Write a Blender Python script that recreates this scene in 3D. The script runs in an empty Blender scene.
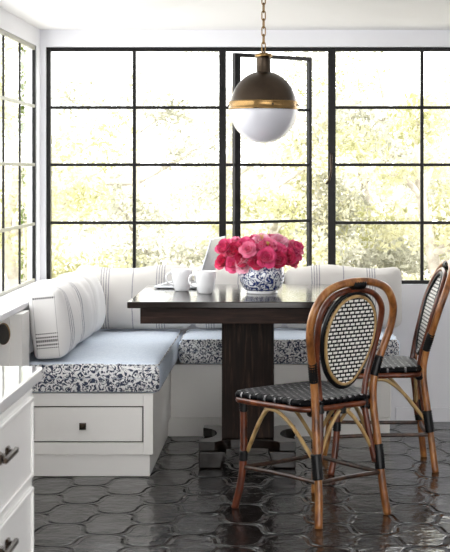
import bpy, bmesh, math, random
from mathutils import Vector, Matrix, noise
random.seed(7)
PI = math.pi
C = bpy.context.scene.collection
F = 1450.0            # focal length in pixels
CX, CY, H = 288.0, 172.0, 1.30

# ------------------------------------------------------------------ tags
def tag(o, label=None, cat=None, group=None, kind=None):
    if label: o['label'] = label
    if cat: o['category'] = cat
    if group: o['group'] = group
    if kind: o['kind'] = kind
    return o
def empty(name, loc, rz=0, label=None, cat=None, group=None, kind=None):
    o = bpy.data.objects.new(name, None); C.objects.link(o)
    o.location = loc; o.rotation_euler = (0, 0, rz); o.empty_display_size = .05
    return tag(o, label, cat, group, kind)
def obj(name, bm, mat, parent=None, smooth=True, loc=None, rot=None, bev=0, seg=2, sub=0, recalc=True):
    me = bpy.data.meshes.new(name)
    if recalc: bmesh.ops.recalc_face_normals(bm, faces=bm.faces)
    bm.to_mesh(me); bm.free()
    if isinstance(mat, (list, tuple)):
        for m in mat: me.materials.append(m)
    else: me.materials.append(mat)
    for p in me.polygons: p.use_smooth = smooth
    o = bpy.data.objects.new(name, me); C.objects.link(o)
    if parent: o.parent = parent
    if loc: o.location = loc
    if rot: o.rotation_euler = rot
    if bev:
        md = o.modifiers.new('b', 'BEVEL'); md.width = bev; md.segments = seg; md.limit_method = 'ANGLE'; md.angle_limit = .6
        md.harden_normals = True
    if sub:
        md = o.modifiers.new('s', 'SUBSURF'); md.levels = sub; md.render_levels = sub
    return o

# ------------------------------------------------------------------ shapes
def B(): return bmesh.new()
def box(bm, x0, x1, y0, y1, z0, z1, mi=0):
    vs = [bm.verts.new(p) for p in ((x0,y0,z0),(x1,y0,z0),(x1,y1,z0),(x0,y1,z0),(x0,y0,z1),(x1,y0,z1),(x1,y1,z1),(x0,y1,z1))]
    for f in ((0,3,2,1),(4,5,6,7),(0,1,5,4),(1,2,6,5),(2,3,7,6),(3,0,4,7)):
        fc = bm.faces.new([vs[i] for i in f]); fc.material_index = mi
    return bm
def catmull(pts, n=6, closed=False):
    P = [Vector(p) for p in pts]; N = len(P); out = []
    rng = range(N) if closed else range(N-1)
    for i in rng:
        if closed: a,b,c,d = P[(i-1)%N],P[i],P[(i+1)%N],P[(i+2)%N]
        else: a,b,c,d = P[max(i-1,0)],P[i],P[i+1],P[min(i+2,N-1)]
        for k in range(n):
            t = k/n
            out.append(.5*((2*b)+(c-a)*t+(2*a-5*b+4*c-d)*t*t+(3*b-a-3*c+d)*t**3))
    if not closed: out.append(P[-1])
    return out
def tube(bm, pts, r, n=10, closed=False, cap=True):
    P = [Vector(p) for p in pts]; N = len(P)
    R = r if callable(r) else (lambda i: r)
    T = []
    for i in range(N):
        if closed: t = P[(i+1)%N]-P[(i-1)%N]
        else: t = P[min(i+1,N-1)]-P[max(i-1,0)]
        T.append(t.normalized())
    u = T[0].cross(Vector((0,0,1)))
    if u.length < 1e-3: u = T[0].cross(Vector((1,0,0)))
    u.normalize(); rings = []
    for i in range(N):
        u = (u - T[i]*u.dot(T[i])); u.normalize(); w = T[i].cross(u)
        rr = R(i)
        rings.append([bm.verts.new(P[i]+(u*math.cos(2*PI*k/n)+w*math.sin(2*PI*k/n))*rr) for k in range(n)])
    m = N if closed else N-1
    for i in range(m):
        a, b = rings[i], rings[(i+1)%N]
        off = 0
        if closed and i == N-1:
            off = min(range(n), key=lambda s: (a[0].co-b[s].co).length)
        for k in range(n):
            try: bm.faces.new((a[k], a[(k+1)%n], b[(k+1+off)%n], b[(k+off)%n]))
            except ValueError: pass
    if cap and not closed:
        bm.faces.new(rings[0][::-1]); bm.faces.new(rings[-1])
    return bm
def lathe(bm, prof, n=40, c=(0,0,0), mi=0):
    rings = []
    for r, z in prof:
        if r < 1e-5: rings.append([bm.verts.new((c[0],c[1],c[2]+z))])
        else: rings.append([bm.verts.new((c[0]+r*math.cos(2*PI*k/n), c[1]+r*math.sin(2*PI*k/n), c[2]+z)) for k in range(n)])
    for a, b in zip(rings, rings[1:]):
        for k in range(n):
            if len(a)==1 and len(b)==1: continue
            if len(a)==1: f = bm.faces.new((a[0], b[(k+1)%n], b[k]))
            elif len(b)==1: f = bm.faces.new((a[k], a[(k+1)%n], b[0]))
            else: f = bm.faces.new((a[k], a[(k+1)%n], b[(k+1)%n], b[k]))
            f.material_index = mi
    return bm
def rbox(bm, sx, sy, sz, r, n=14, fn=None, c=(0,0,0)):
    """rounded cushion-like box centred on c"""
    def axis(s):
        h = s/2; k = [-h, -h+r*.15, -h+r*.4, -h+r*.8]
        m = max(3, n)
        k += [(-h+r)+(s-2*r)*i/m for i in range(m+1)]
        k += [h-r*.8, h-r*.4, h-r*.15, h]
        return k
    ax = [axis(sx), axis(sy), axis(sz)]
    hs = (sx/2, sy/2, sz/2)
    cache = {}
    def V(i, j, k):
        key = (i, j, k)
        if key in cache: return cache[key]
        p = Vector((ax[0][i], ax[1][j], ax[2][k]))
        q = Vector([max(-hs[a]+r, min(hs[a]-r, p[a])) for a in range(3)])
        d = p-q
        if d.length > 1e-9: p = q + d.normalized()*r
        if fn: p = fn(p, hs)
        v = bm.verts.new(p+Vector(c)); cache[key] = v; return v
    L = [len(a)-1 for a in ax]
    for i in range(L[0]):
        for j in range(L[1]):
            for k in (0, L[2]):
                bm.faces.new((V(i,j,k), V(i+1,j,k), V(i+1,j+1,k), V(i,j+1,k)))
        for k in range(L[2]):
            for j in (0, L[1]):
                bm.faces.new((V(i,j,k), V(i+1,j,k), V(i+1,j,k+1), V(i,j,k+1)))
    for j in range(L[1]):
        for k in range(L[2]):
            for i in (0, L[0]):
                bm.faces.new((V(i,j,k), V(i,j+1,k), V(i,j+1,k+1), V(i,j,k+1)))
    return bm

# ------------------------------------------------------------------ materials
class N:
    def __init__(s, name):
        s.m = bpy.data.materials.new(name); s.m.use_nodes = True
        s.t = s.m.node_tree; s.t.nodes.clear()
        s.out = s.t.nodes.new('ShaderNodeOutputMaterial')
        s.b = s.t.nodes.new('ShaderNodeBsdfPrincipled')
        s.t.links.new(s.b.outputs[0], s.out.inputs[0])
    def n(s, typ, **kw):
        nd = s.t.nodes.new(typ)
        for k, v in kw.items():
            if k.startswith('i_'):
                nd.inputs[k[2:].replace('_', ' ')].default_value = v
            else: setattr(nd, k, v)
        return nd
    def l(s, a, b): s.t.links.new(a, b)
    def math(s, op, a, b=None, c=None, clamp=False):
        nd = s.n('ShaderNodeMath', operation=op); nd.use_clamp = clamp
        for i, v in enumerate((a, b, c)):
            if v is None: continue
            if isinstance(v, (int, float)): nd.inputs[i].default_value = v
            else: s.l(v, nd.inputs[i])
        return nd.outputs[0]
    def coord(s, kind='Object'):
        return s.n('ShaderNodeTexCoord').outputs[kind]
    def xyz(s, v):
        nd = s.n('ShaderNodeSeparateXYZ'); s.l(v, nd.inputs[0]); return nd.outputs
    def comb(s, x, y, z):
        nd = s.n('ShaderNodeCombineXYZ')
        for i, v in enumerate((x, y, z)):
            if isinstance(v, (int, float)): nd.inputs[i].default_value = v
            else: s.l(v, nd.inputs[i])
        return nd.outputs[0]
    def noise(s, scale, detail=3, vec=None, rough=.5, dist=0):
        nd = s.n('ShaderNodeTexNoise'); nd.inputs['Scale'].default_value = scale
        nd.inputs['Detail'].default_value = detail; nd.inputs['Roughness'].default_value = rough
        nd.inputs['Distortion'].default_value = dist
        s.l(vec if vec is not None else s.coord(), nd.inputs['Vector']); return nd.outputs[0]
    def mapv(s, v, scale=(1,1,1), rot=(0,0,0), loc=(0,0,0)):
        nd = s.n('ShaderNodeMapping'); s.l(v, nd.inputs[0])
        nd.inputs['Scale'].default_value = scale; nd.inputs['Rotation'].default_value = rot; nd.inputs['Location'].default_value = loc
        return nd.outputs[0]
    def ramp(s, fac, stops, interp='LINEAR'):
        nd = s.n('ShaderNodeValToRGB'); cr = nd.color_ramp; cr.interpolation = interp
        while len(cr.elements) < len(stops): cr.elements.new(.5)
        for e, (p, c) in zip(cr.elements, stops):
            e.position = p; e.color = (*c, 1) if len(c) == 3 else c
        s.l(fac, nd.inputs[0]); return nd.outputs[0]
    def mix(s, f, a, b):
        nd = s.n('ShaderNodeMix', data_type='RGBA')
        for i, v in ((0, f), (6, a), (7, b)):
            if isinstance(v, (int, float)): nd.inputs[i].default_value = v
            elif isinstance(v, tuple): nd.inputs[i].default_value = (*v, 1)
            else: s.l(v, nd.inputs[i])
        return nd.outputs[2]
    def set(s, col=None, rough=None, metal=None, coat=None, spec=None, bump=None, bs=.3, bd=.01, sheen=None, trans=None, coatr=None):
        def put(k, v):
            if isinstance(v, (int, float)): s.b.inputs[k].default_value = v
            elif isinstance(v, tuple): s.b.inputs[k].default_value = (*v, 1)
            else: s.l(v, s.b.inputs[k])
        if col is not None: put('Base Color', col)
        if rough is not None: put('Roughness', rough)
        if metal is not None: put('Metallic', metal)
        if coat is not None: put('Coat Weight', coat)
        if coatr is not None: put('Coat Roughness', coatr)
        if spec is not None: put('Specular IOR Level', spec)
        if sheen is not None: put('Sheen Weight', sheen)
        if trans is not None: put('Transmission Weight', trans)
        if bump is not None:
            nd = s.n('ShaderNodeBump'); nd.inputs['Strength'].default_value = bs; nd.inputs['Distance'].default_value = bd
            s.l(bump, nd.inputs['Height']); s.l(nd.outputs[0], s.b.inputs['Normal'])
        return s.m
def plain(name, col, rough=.5, metal=0, coat=0, var=.06, vs=18, spec=.5, bs=0, bd=.002, **k):
    m = N(name); nz = m.noise(vs, 3)
    a = tuple(c*(1-var) for c in col); b = tuple(min(1, c*(1+var)) for c in col)
    return m.set(m.ramp(nz, [(.3, a), (.7, b)]), rough, metal, coat, spec, bump=(m.noise(vs*6, 2) if bs else None), bs=bs, bd=bd, **k)

M = {}
M['wall'] = plain('white_plaster', (.79,.79,.82), .7, var=.015, vs=3, bs=.1)
M['ceiling'] = plain('ceiling_paint', (.82,.81,.81), .8, var=.01, vs=2)
M['cabinet'] = plain('white_satin_paint', (.88,.87,.85), .28, var=.012, vs=4)
M['bench'] = plain('cream_white_paint', (.89,.87,.835), .35, var=.012, vs=4)
M['counter'] = plain('white_glossy_top', (.92,.92,.93), .06, var=.01, vs=5, coat=.5)
M['black_steel'] = plain('black_steel', (.005,.0045,.005), .35, var=.3, vs=30, spec=.18)
M['lit_steel'] = plain('black_steel_painted_lit', (.36,.35,.28), .35, var=.05, vs=20)  # black bars with the light they catch painted in as cream
M['pewter'] = plain('dark_bronze', (.05,.035,.025), .3, metal=.85, var=.3, vs=40)
M['aged_bronze'] = plain('aged_bronze', (.060,.043,.030), .36, metal=.85, var=.22, vs=9)
M['brass'] = plain('antique_brass', (.26,.16,.065), .26, metal=1, var=.22, vs=25)
M['ceramic'] = plain('white_ceramic', (.86,.86,.88), .12, var=.01, coat=.5)
M['alu'] = plain('brushed_aluminium', (.60,.62,.66), .35, metal=.55, var=.02)
M['dark_key'] = plain('black_keys', (.03,.03,.035), .5)
M['logo'] = plain('pale_emblem', (.86,.88,.92), .2)
M['stem'] = plain('green_stem', (.10,.22,.05), .5)
M['dark'] = plain('painted_gap_shade_and_dark_knob', (.04,.035,.03), .8)
m = N('opal_glass'); M['opal'] = m.set((.62,.62,.67), .16, coat=.25, spec=.5); m.b.inputs['Subsurface Weight'].default_value = .25
m.b.inputs['Subsurface Radius'].default_value = (.05,.05,.05)

# glass pane: thin, mostly clear with a fresnel reflection
m = N('window_glass'); tr = m.n('ShaderNodeBsdfTransparent'); tr.inputs[0].default_value = (.97,.98,.98,1)
gl = m.n('ShaderNodeBsdfGlossy'); gl.inputs['Roughness'].default_value = .02
fr = m.n('ShaderNodeFresnel'); fr.inputs[0].default_value = 1.10
gb = m.n('ShaderNodeNewGeometry'); ff = m.math('MULTIPLY', fr.outputs[0], m.math('SUBTRACT', 1, gb.outputs['Backfacing']))
mx = m.n('ShaderNodeMixShader'); m.l(ff, mx.inputs[0]); m.l(tr.outputs[0], mx.inputs[1]); m.l(gl.outputs[0], mx.inputs[2]); m.l(mx.outputs[0], m.out.inputs[0])
M['glass'] = m.m

# dark stained wood (table)
m = N('espresso_wood'); c = m.coord()
g = m.noise(1, 5, m.mapv(c, (5, 60, 60)), .6, .3)
M['table'] = m.set(m.ramp(g, [(.3,(.006,.004,.003)),(.62,(.014,.008,.006)),(.8,(.03,.017,.012))]), .13, coat=.1, spec=.4, bump=g, bs=.05, coatr=.08)
m = N('espresso_wood_vertical'); c = m.coord()
g = m.noise(1, 6, m.mapv(c, (70, 70, 5)), .65, .4)
M['pedestal'] = m.set(m.ramp(g, [(.3,(.006,.004,.003)),(.55,(.020,.011,.008)),(.75,(.075,.045,.030))]), .5, spec=.15, bump=g, bs=.35, bd=.004)
m = N('espresso_wood_apron'); c = m.coord()
g = m.noise(1, 6, m.mapv(c, (5, 70, 70)), .65, .4)
M['apron'] = m.set(m.ramp(g, [(.3,(.010,.005,.004)),(.55,(.028,.013,.009)),(.8,(.07,.038,.026))]), .45, spec=.18, bump=g, bs=.2, bd=.003)

# floor: glazed ogee / lantern tiles
m = N('arabesque_tile'); c = m.coord(); X, Y, Z = m.xyz(c)
S = 4.35; A = .125
wob = m.noise(1.6, 2)
u = m.math('MULTIPLY', m.math('ADD', X, Y), S*.7071); v = m.math('MULTIPLY', m.math('SUBTRACT', Y, X), S*.7071)
u = m.math('ADD', u, m.math('MULTIPLY', wob, .12)); 
su = m.math('MULTIPLY', m.math('SINE', m.math('MULTIPLY', v, 2*PI)), A)
sv = m.math('MULTIPLY', m.math('SINE', m.math('MULTIPLY', u, 2*PI)), A)
ua = m.math('ADD', u, su); va = m.math('ADD', v, sv)
def edge(w): 
    f = m.math('ABSOLUTE', m.math('SUBTRACT', m.math('FRACT', w), .5))   # .5 at the joint
    return m.math('SUBTRACT', .5, f)
d = m.math('MINIMUM', edge(ua), edge(va))
nz = m.noise(26, 4); big = m.noise(3.5, 4, None, .6)
dj = m.math('ADD', d, m.math('MULTIPLY', m.math('SUBTRACT', nz, .5), .022))
joint = m.math('SUBTRACT', 1, m.math('SMOOTH_MIN', m.math('MULTIPLY', dj, 44), 1, .1), None, True)
cell = m.n('ShaderNodeTexWhiteNoise'); m.l(m.comb(m.math('FLOOR', ua), m.math('FLOOR', va), 0), cell.inputs['Vector'])
tone = m.math('ADD', m.math('MULTIPLY', cell.outputs[0], .45), m.math('MULTIPLY', big, .7))
tc = m.ramp(tone, [(.2,(.003,.0025,.0025)),(.6,(.009,.007,.007)),(.95,(.028,.023,.022))])
col = m.mix(m.math('MULTIPLY', joint, .7), tc, (.004,.003,.003))
pill = m.math('MINIMUM', m.math('MULTIPLY', dj, 14), 1)
hgt = m.math('ADD', m.math('ADD', m.math('MULTIPLY', pill, .8), m.math('MULTIPLY', m.noise(5, 3), .5)), m.math('MULTIPLY', nz, .12))
ridge = m.math('MULTIPLY', m.math('SUBTRACT', 1, m.math('MULTIPLY', m.math('ABSOLUTE', m.math('SUBTRACT', dj, .055)), 30), None, True), .28)
hgt = m.math('ADD', hgt, ridge)
hgt = m.math('ADD', hgt, m.math('MULTIPLY', m.noise(17, 3, None, .5, 1.2), .10))
hgt = m.math('ADD', hgt, m.math('MULTIPLY', cell.outputs[0], .15))
rg = m.ramp(m.noise(11, 4), [(.3,(.09,)*3),(.7,(.22,)*3)])
M['floor'] = m.set(col, rg, spec=.68, bump=hgt, bs=1.0, bd=.017)

# seat cushion: navy block print, with sky glare painted pale blue on top and sides
def print_mask(m, c, scale=1.0):
    warp = m.n('ShaderNodeVectorMath', operation='ADD'); 
    nn = m.n('ShaderNodeTexNoise'); nn.inputs['Scale'].default_value = 22*scale; nn.inputs['Detail'].default_value = 2; m.l(c, nn.inputs['Vector'])
    sc = m.n('ShaderNodeVectorMath', operation='SCALE'); m.l(nn.outputs['Color'], sc.inputs[0]); sc.inputs['Scale'].default_value = .02/scale
    m.l(c, warp.inputs[0]); m.l(sc.outputs[0], warp.inputs[1])
    vo = m.n('ShaderNodeTexVoronoi'); vo.inputs['Scale'].default_value = 24*scale; vo.inputs['Randomness'].default_value = .45
    m.l(warp.outputs[0], vo.inputs['Vector'])
    rings = m.math('SINE', m.math('MULTIPLY', vo.outputs['Distance'], 19))
    curl = m.math('SINE', m.math('MULTIPLY', m.noise(30*scale, 1, warp.outputs[0], .5, 1.0), 34))
    s_ = m.math('ADD', m.math('MULTIPLY', rings, .62), m.math('MULTIPLY', curl, .7))
    return m.math('MULTIPLY', m.math('ADD', s_, .16), 2.6, None, True)
m = N('navy_block_print'); c = m.coord(); mk = print_mask(m, c, 1.1)
M['print'] = m.set(m.mix(mk, (.84,.84,.84), (.05,.06,.10)), .85, bump=m.noise(400, 1), bs=.2, bd=.001, spec=.2)
m = N('painted_blue_glare'); c = m.coord(); mk = print_mask(m, c, 1.0)
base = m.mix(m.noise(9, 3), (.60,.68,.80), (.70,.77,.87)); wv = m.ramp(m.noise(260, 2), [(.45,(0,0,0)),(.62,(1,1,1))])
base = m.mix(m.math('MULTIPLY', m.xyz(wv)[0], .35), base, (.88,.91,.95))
M['glare_blue'] = m.set(m.mix(m.math('MULTIPLY', mk, .16), base, (.30,.38,.55)), .85, bump=m.noise(300, 2), bs=.3, bd=.001, spec=.2)

# grain-sack linen with woven stripes, positions in the object's own metres
def linen(name, base, vert_axis, lines, hor=None, endface=False):
    m = N(name); c = m.coord(); ax = m.xyz(c); X = ax[vert_axis]
    X = m.math('ADD', X, m.math('MULTIPLY', m.math('SUBTRACT', m.noise(6, 2), .5), .012))
    msk = None
    for pos, w, s_ in lines:
        q = m.math('MULTIPLY', m.math('LESS_THAN', m.math('ABSOLUTE', m.math('SUBTRACT', X, pos)), w), s_)
        msk = q if msk is None else m.math('MAXIMUM', msk, q)
    fray = m.ramp(m.noise(160, 2), [(.3,(.55,)*3),(.6,(1,)*3)])
    msk = m.math('MULTIPLY', msk, m.xyz(fray)[0])
    col = m.mix(msk, m.mix(m.noise(7, 3), base, tuple(min(1, x*1.06) for x in base)), (.20,.20,.24))
    if endface:
        gN = m.n('ShaderNodeNewGeometry'); ny = m.xyz(m.n('ShaderNodeTexCoord').outputs['Normal'])[1]
        isend = m.math('LESS_THAN', ny, -.72)
        hz = None
        for pos, w in hor:
            q = m.math('LESS_THAN', m.math('ABSOLUTE', m.math('SUBTRACT', ax[2], pos)), w)
            hz = q if hz is None else m.math('MAXIMUM', hz, q)
        dash = m.math('GREATER_THAN', m.math('SINE', m.math('MULTIPLY', ax[0], 700)), -.55)
        inx = m.math('LESS_THAN', m.math('ABSOLUTE', ax[0]), .047)
        hz = m.math('MULTIPLY', m.math('MULTIPLY', hz, dash), inx)
        side = m.math('MULTIPLY', m.math('LESS_THAN', m.math('ABSOLUTE', m.math('SUBTRACT', m.math('ABSOLUTE', ax[0]), .047)), .0012), .45)
        hz = m.math('MAXIMUM', hz, side)
        col = m.mix(m.math('MULTIPLY', hz, isend), col, (.07,.065,.07))
    return m.set(col, .9, bump=m.noise(350, 2), bs=.25, bd=.001, spec=.15)
grp = lambda p, s=.8: [(p+k*.0130, .0027, s) for k in (-1.5, -.5, .5, 1.5)]
M['linen_back'] = linen('striped_linen', (.64,.615,.59), 0, grp(-.142)+grp(.142)+[(0, .0027, .85)])
M['linen_side'] = linen('striped_linen_end', (.71,.695,.685), 1,
    [(-.150+k*.013, .003, .75) for k in range(3)] + [(-.06, .0025, .2), (.01, .0025, .15), (.07, .0025, .2), (.135, .003, .6), (.150, .003, .6)],
    [(.112, .0040), (-.040, .0022), (-.056, .0035), (-.071, .0055), (-.088, .0038), (-.101, .002)], True)

# rattan
def cane(name, a, b, c3, rough=.22, coat=.5):
    m = N(name); c = m.coord()
    g = m.noise(1, 4, m.mapv(c, (26, 26, 9)), .6, .5)
    nod = m.noise(9, 2); nd = m.ramp(nod, [(.60,(0,)*3),(.72,(1,)*3)])
    col = m.ramp(g, [(.28, a), (.52, b), (.78, c3)])
    col = m.mix(m.math('MULTIPLY', m.xyz(nd)[0], .5), col, tuple(x*.22 for x in b))
    return m.set(col, rough, coat=coat, coatr=.1, bump=g, bs=.08)
M['rattan'] = cane('amber_rattan', (.06,.016,.005), (.32,.115,.028), (.64,.33,.11), .3, .2)
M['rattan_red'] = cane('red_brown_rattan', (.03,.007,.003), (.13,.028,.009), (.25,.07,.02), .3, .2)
M['rattan_pale'] = cane('pale_rattan', (.26,.14,.05), (.52,.34,.14), (.66,.48,.24), .35, .15)
M['rattan_dark'] = cane('dark_bound_rattan', (.015,.008,.005), (.05,.022,.012), (.14,.07,.04), .35, .15)
m = N('black_binding'); M['binding'] = m.set(m.ramp(m.noise(60, 2), [(.3,(.003,.003,.003)),(.7,(.010,.010,.011))]), .35, spec=.3)

def weave(name, ax_u, ax_v, pu, pv, fill_u, fill_v, lo, hi, rough=.3, shift=.5, mott=.0, sp=.2):
    m = N(name); c = m.coord(); a = m.xyz(c)
    vv = m.math('DIVIDE', a[ax_v], pv); row = m.math('FLOOR', vv)
    uu = m.math('ADD', m.math('DIVIDE', a[ax_u], pu), m.math('MULTIPLY', m.math('MODULO', m.math('ADD', row, 1000), 2), shift))
    fu = m.math('ABSOLUTE', m.math('SUBTRACT', m.math('FRACT', uu), .5)); fv = m.math('ABSOLUTE', m.math('SUBTRACT', m.math('FRACT', vv), .5))
    k = m.math('MULTIPLY', m.math('LESS_THAN', fu, fill_u/2), m.math('LESS_THAN', fv, fill_v/2))
    if mott:
        r = m.ramp(m.noise(55, 3), [(.46,(0,)*3),(.60,(1,)*3)]); k = m.math('MULTIPLY', k, m.math('ADD', m.math('MULTIPLY', m.xyz(r)[0], mott), 1-mott))
    h = m.math('ADD', m.math('MULTIPLY', m.math('COSINE', m.math('MULTIPLY', fu, PI)), m.math('COSINE', m.math('MULTIPLY', fv, PI))), 0)
    return m.set(m.mix(k, lo, hi), rough, spec=sp, bump=h, bs=.9, bd=.003)
M['weave_back'] = weave('black_white_weave', 0, 2, .0265, .0148, .76, .60, (.004,.004,.005), (.95,.93,.88))
M['weave_seat'] = weave('black_weave_painted_glints', 0, 1, .030, .026, .40, .34, (.003,.003,.004), (.42,.41,.42), .4, .5, .7, .08)  # pale specks are glossy highlights painted into the black weave

# porcelain with blue pattern
m = N('blue_white_porcelain'); c = m.coord(); mk = print_mask(m, c, 1.0)
blue = m.mix(m.noise(30, 2), (.006,.010,.06), (.03,.06,.26))
lowband = m.math('LESS_THAN', m.math('ABSOLUTE', m.math('SUBTRACT', m.xyz(c)[2], .018)), .0022)
M['porcelain'] = m.set(m.mix(m.math('MAXIMUM', mk, lowband), (.84,.86,.90), blue), .08, coat=.7)
def petal(name, a, b):
    m = N(name); c = m.coord(); g = m.noise(28, 3)
    x = m.ramp(g, [(.3, a), (.7, b)])
    mm = m.set(x, .5, spec=.3, sheen=.2); m.b.inputs['Subsurface Weight'].default_value = .1; m.b.inputs['Subsurface Radius'].default_value = (.01,.004,.004)
    return mm
PET = [petal('petal_crimson', (.46,.010,.055), (.70,.03,.13)), petal('petal_magenta', (.60,.03,.14), (.82,.10,.26)),
       petal('petal_rose', (.72,.10,.24), (.88,.28,.42)), petal('petal_pale', (.80,.30,.44), (.90,.52,.62))]
M['pollen'] = plain('yellow_stamens', (.72,.56,.14), .6)

# outside
def leafm(name, a, b, tr=.35):
    m = N(name); oi = m.n('ShaderNodeNewGeometry')
    col = m.ramp(m.noise(2.3, 3), [(.35, a), (.65, b)])
    df = m.n('ShaderNodeBsdfDiffuse'); t = m.n('ShaderNodeBsdfTranslucent'); mx = m.n('ShaderNodeMixShader'); mx.inputs[0].default_value = tr
    m.l(col, df.inputs[0]); m.l(col, t.inputs[0]); m.l(df.outputs[0], mx.inputs[1]); m.l(t.outputs[0], mx.inputs[2]); m.l(mx.outputs[0], m.out.inputs[0])
    return m.m
M['leaf_a'] = leafm('pale_yellow_leaves', (.32,.32,.15), (.76,.73,.56))
M['leaf_b'] = leafm('silver_green_leaves', (.32,.32,.24), (.78,.77,.70))
M['leaf_c'] = leafm('olive_leaves', (.20,.21,.08), (.64,.63,.40))
M['leaf_v'] = leafm('vine_leaves', (.05,.10,.012), (.16,.21,.04))
M['bark'] = plain('pale_bark', (.46,.42,.37), .9, var=.25, vs=14, bs=.5)
M['render'] = plain('sun_bleached_render', (.80,.75,.66), .9, var=.06, vs=3)
M['gravel'] = plain('pale_gravel', (.55,.53,.48), .95, var=.12, vs=30)
M['fence'] = plain('weathered_cream_boards', (.50,.46,.39), .8, var=.12, vs=6)

# ------------------------------------------------------------------ room shell
WX, BY = -1.29, 7.55           # left wall face, back wall face
RX, FY = 3.3, -1.2
WT = 2.04
struct = lambda name, bm, mat, **k: tag(obj(name, bm, mat, smooth=False, **k), kind='structure')
struct('floor', box(B(), WX-.14, RX+.14, FY, BY+.14, -.08, 0), M['floor'])
# back wall : window opening x -1.265..RX  z .715..1.95
bw = B(); box(bw, WX-.046, RX+.14, BY, BY+.07, 0, .715); box(bw, WX-.046, RX+.14, BY, BY+.07, 1.952, WT+.10)
box(bw, WX-.046, -1.262, BY, BY+.07, .715, 1.952); box(bw, 1.62, RX+.14, BY, BY+.07, .715, 1.952)
struct('wall_back', bw, M['wall'])
lw = B(); LY0, LY1, LZ0, LZ1 = 4.70, 7.44, .738, 1.947
box(lw, WX-.046, WX, FY, BY, 0, LZ0); box(lw, WX-.046, WX, FY, BY, LZ1, WT+.10)
box(lw, WX-.046, WX, FY, LY0, LZ0, LZ1); box(lw, WX-.046, WX, LY1, BY, LZ0, LZ1)
struct('wall_left', lw, M['wall'])
struct('wall_right', box(B(), RX, RX+.14, FY, BY, 0, WT+.10), M['wall'])
# deep sill ledge below the left window
struct('trim_1', box(B(), WX, -1.12, 4.7, BY-.001, .715, .742), M['wall'], bev=.006)
struct('baseboard_back', box(B(), .56, RX-.001, BY-.012, BY, 0.0, .075), M['wall'], bev=.003)
# hipped ceiling: two shallow slopes meeting on a hip from the back-left corner
k = .088; x0 = -1.135; L = BY-FY
hx = lambda t: x0+t
cb = B()
P = lambda *p: cb.verts.new(p)
t1 = RX-x0
a = P(WX-.14, BY+.14, WT); b_ = P(x0, BY+.0, WT); c_ = P(RX+.14, BY, WT); c2 = P(RX+.14, BY+.14, WT); a2 = P(WX-.14, FY, WT); b2 = P(x0, FY, WT)
h1 = P(x0+t1+.14, BY-t1-.14, WT+k*(t1+.14)); bb = P(x0, BY+.14, WT)
cb.faces.new((a, bb, b_, b2, a2)); cb.faces.new((bb, c2, c_, b_))
cb.faces.new((b_, c_, h1))
h2 = P(RX+.14, FY, WT+k*(t1+.14))
cb.faces.new((b_, h1, h2, b2))
bmesh.ops.recalc_face_normals(cb, faces=cb.faces)
r = bmesh.ops.extrude_face_region(cb, geom=cb.faces[:])
for v in r['geom']:
    if isinstance(v, bmesh.types.BMVert): v.co.z += .12
struct('ceiling', cb, M['ceiling'])

# ------------------------------------------------------------------ back windows (steel)
Yw = BY+.045
s_w = F/(Yw-.01)
wx = lambda px: (px-CX)/s_w
wz = lambda py: H-(py-CY)/s_w
def fixed_window(name, xa, xb, wl, wr, verts, rows, z0, z1, mat=None):
    w = empty(name, ((xa+xb)/2, Yw, z0), kind='structure')
    def ob(nm, x0_, x1_, za, zb, t=.02): 
        o = obj(nm, box(B(), x0_-(xa+xb)/2, x1_-(xa+xb)/2, -t, t, za-z0, zb-z0), M['black_steel'], w, smooth=False, bev=.002); return o
    fr_ = B(); cxm = (xa+xb)/2
    box(fr_, xa-cxm, xa-cxm+wl, -.022, .022, 0, z1-z0); box(fr_, xb-cxm-wr, xb-cxm, -.022, .022, 0, z1-z0)
    box(fr_, xa-cxm+wl, xb-cxm-wr, -.022, .022, 0, .022); box(fr_, xa-cxm+wl, xb-cxm-wr, -.022, .022, z1-z0-.02, z1-z0)
    obj('window_frame', fr_, M['black_steel'], w, smooth=False, bev=.002)
    for px in verts: ob('mullion', px-.0085, px+.0085, z0+.02, z1-.018, .016)
    for z in rows: ob('glazing_bar', xa+wl, xb-wr, z-.0080, z+.0080, .012)
    obj('window_glass', box(B(), xa-cxm+wl, xb-cxm-wr, -.002, .002, .02, z1-z0-.018), M['glass'], w, smooth=False)
    return w
ZT, ZB = wz(47.5), wz(284.5)
rows = [wz(107.5), wz(164.8), wz(222.8)]
fixed_window('window_1', -1.262, wx(226), .021, .036, [wx(134.3)], rows, ZB, ZT)
fixed_window('window_3', wx(328), 1.62, .040, .03, [wx(422), wx(507)], rows, ZB, ZT)
# window_2: open casement
w2 = empty('window_2', (0, Yw, ZB), kind='structure')
fr_ = B(); box(fr_, wx(226), wx(328), -.022, .022, 0, .022); box(fr_, wx(226), wx(328), -.022, .022, ZT-ZB-.02, ZT-ZB)
obj('window_frame', fr_, M['black_steel'], w2, smooth=False, bev=.002)
hg = Vector((wx(233)+.002, .03, 0)); ang = math.atan2(.31, .405); CL = .515; CH = ZT-ZB-.05
sash = obj('casement_sash', (lambda bm: (box(bm, 0, .036, -.014, .014, .026, CH+.026), box(bm, CL-.018, CL, -.014, .014, .026, CH+.026),
    box(bm, .036, CL-.018, -.014, .014, .026, .046), box(bm, .036, CL-.018, -.014, .014, CH+.006, CH+.026), bm)[-1])(B()),
    M['black_steel'], w2, smooth=False, loc=hg, rot=(0,0,ang), bev=.002)
for z in rows:
    obj('glazing_bar', box(B(), .036, CL-.018, -.010, .010, z-ZB-.0075, z-ZB+.0075), M['black_steel'], sash, smooth=False)
obj('window_glass', box(B(), .036, CL-.018, -.002, .002, .04, CH+.01), M['glass'], sash, smooth=False)
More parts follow.
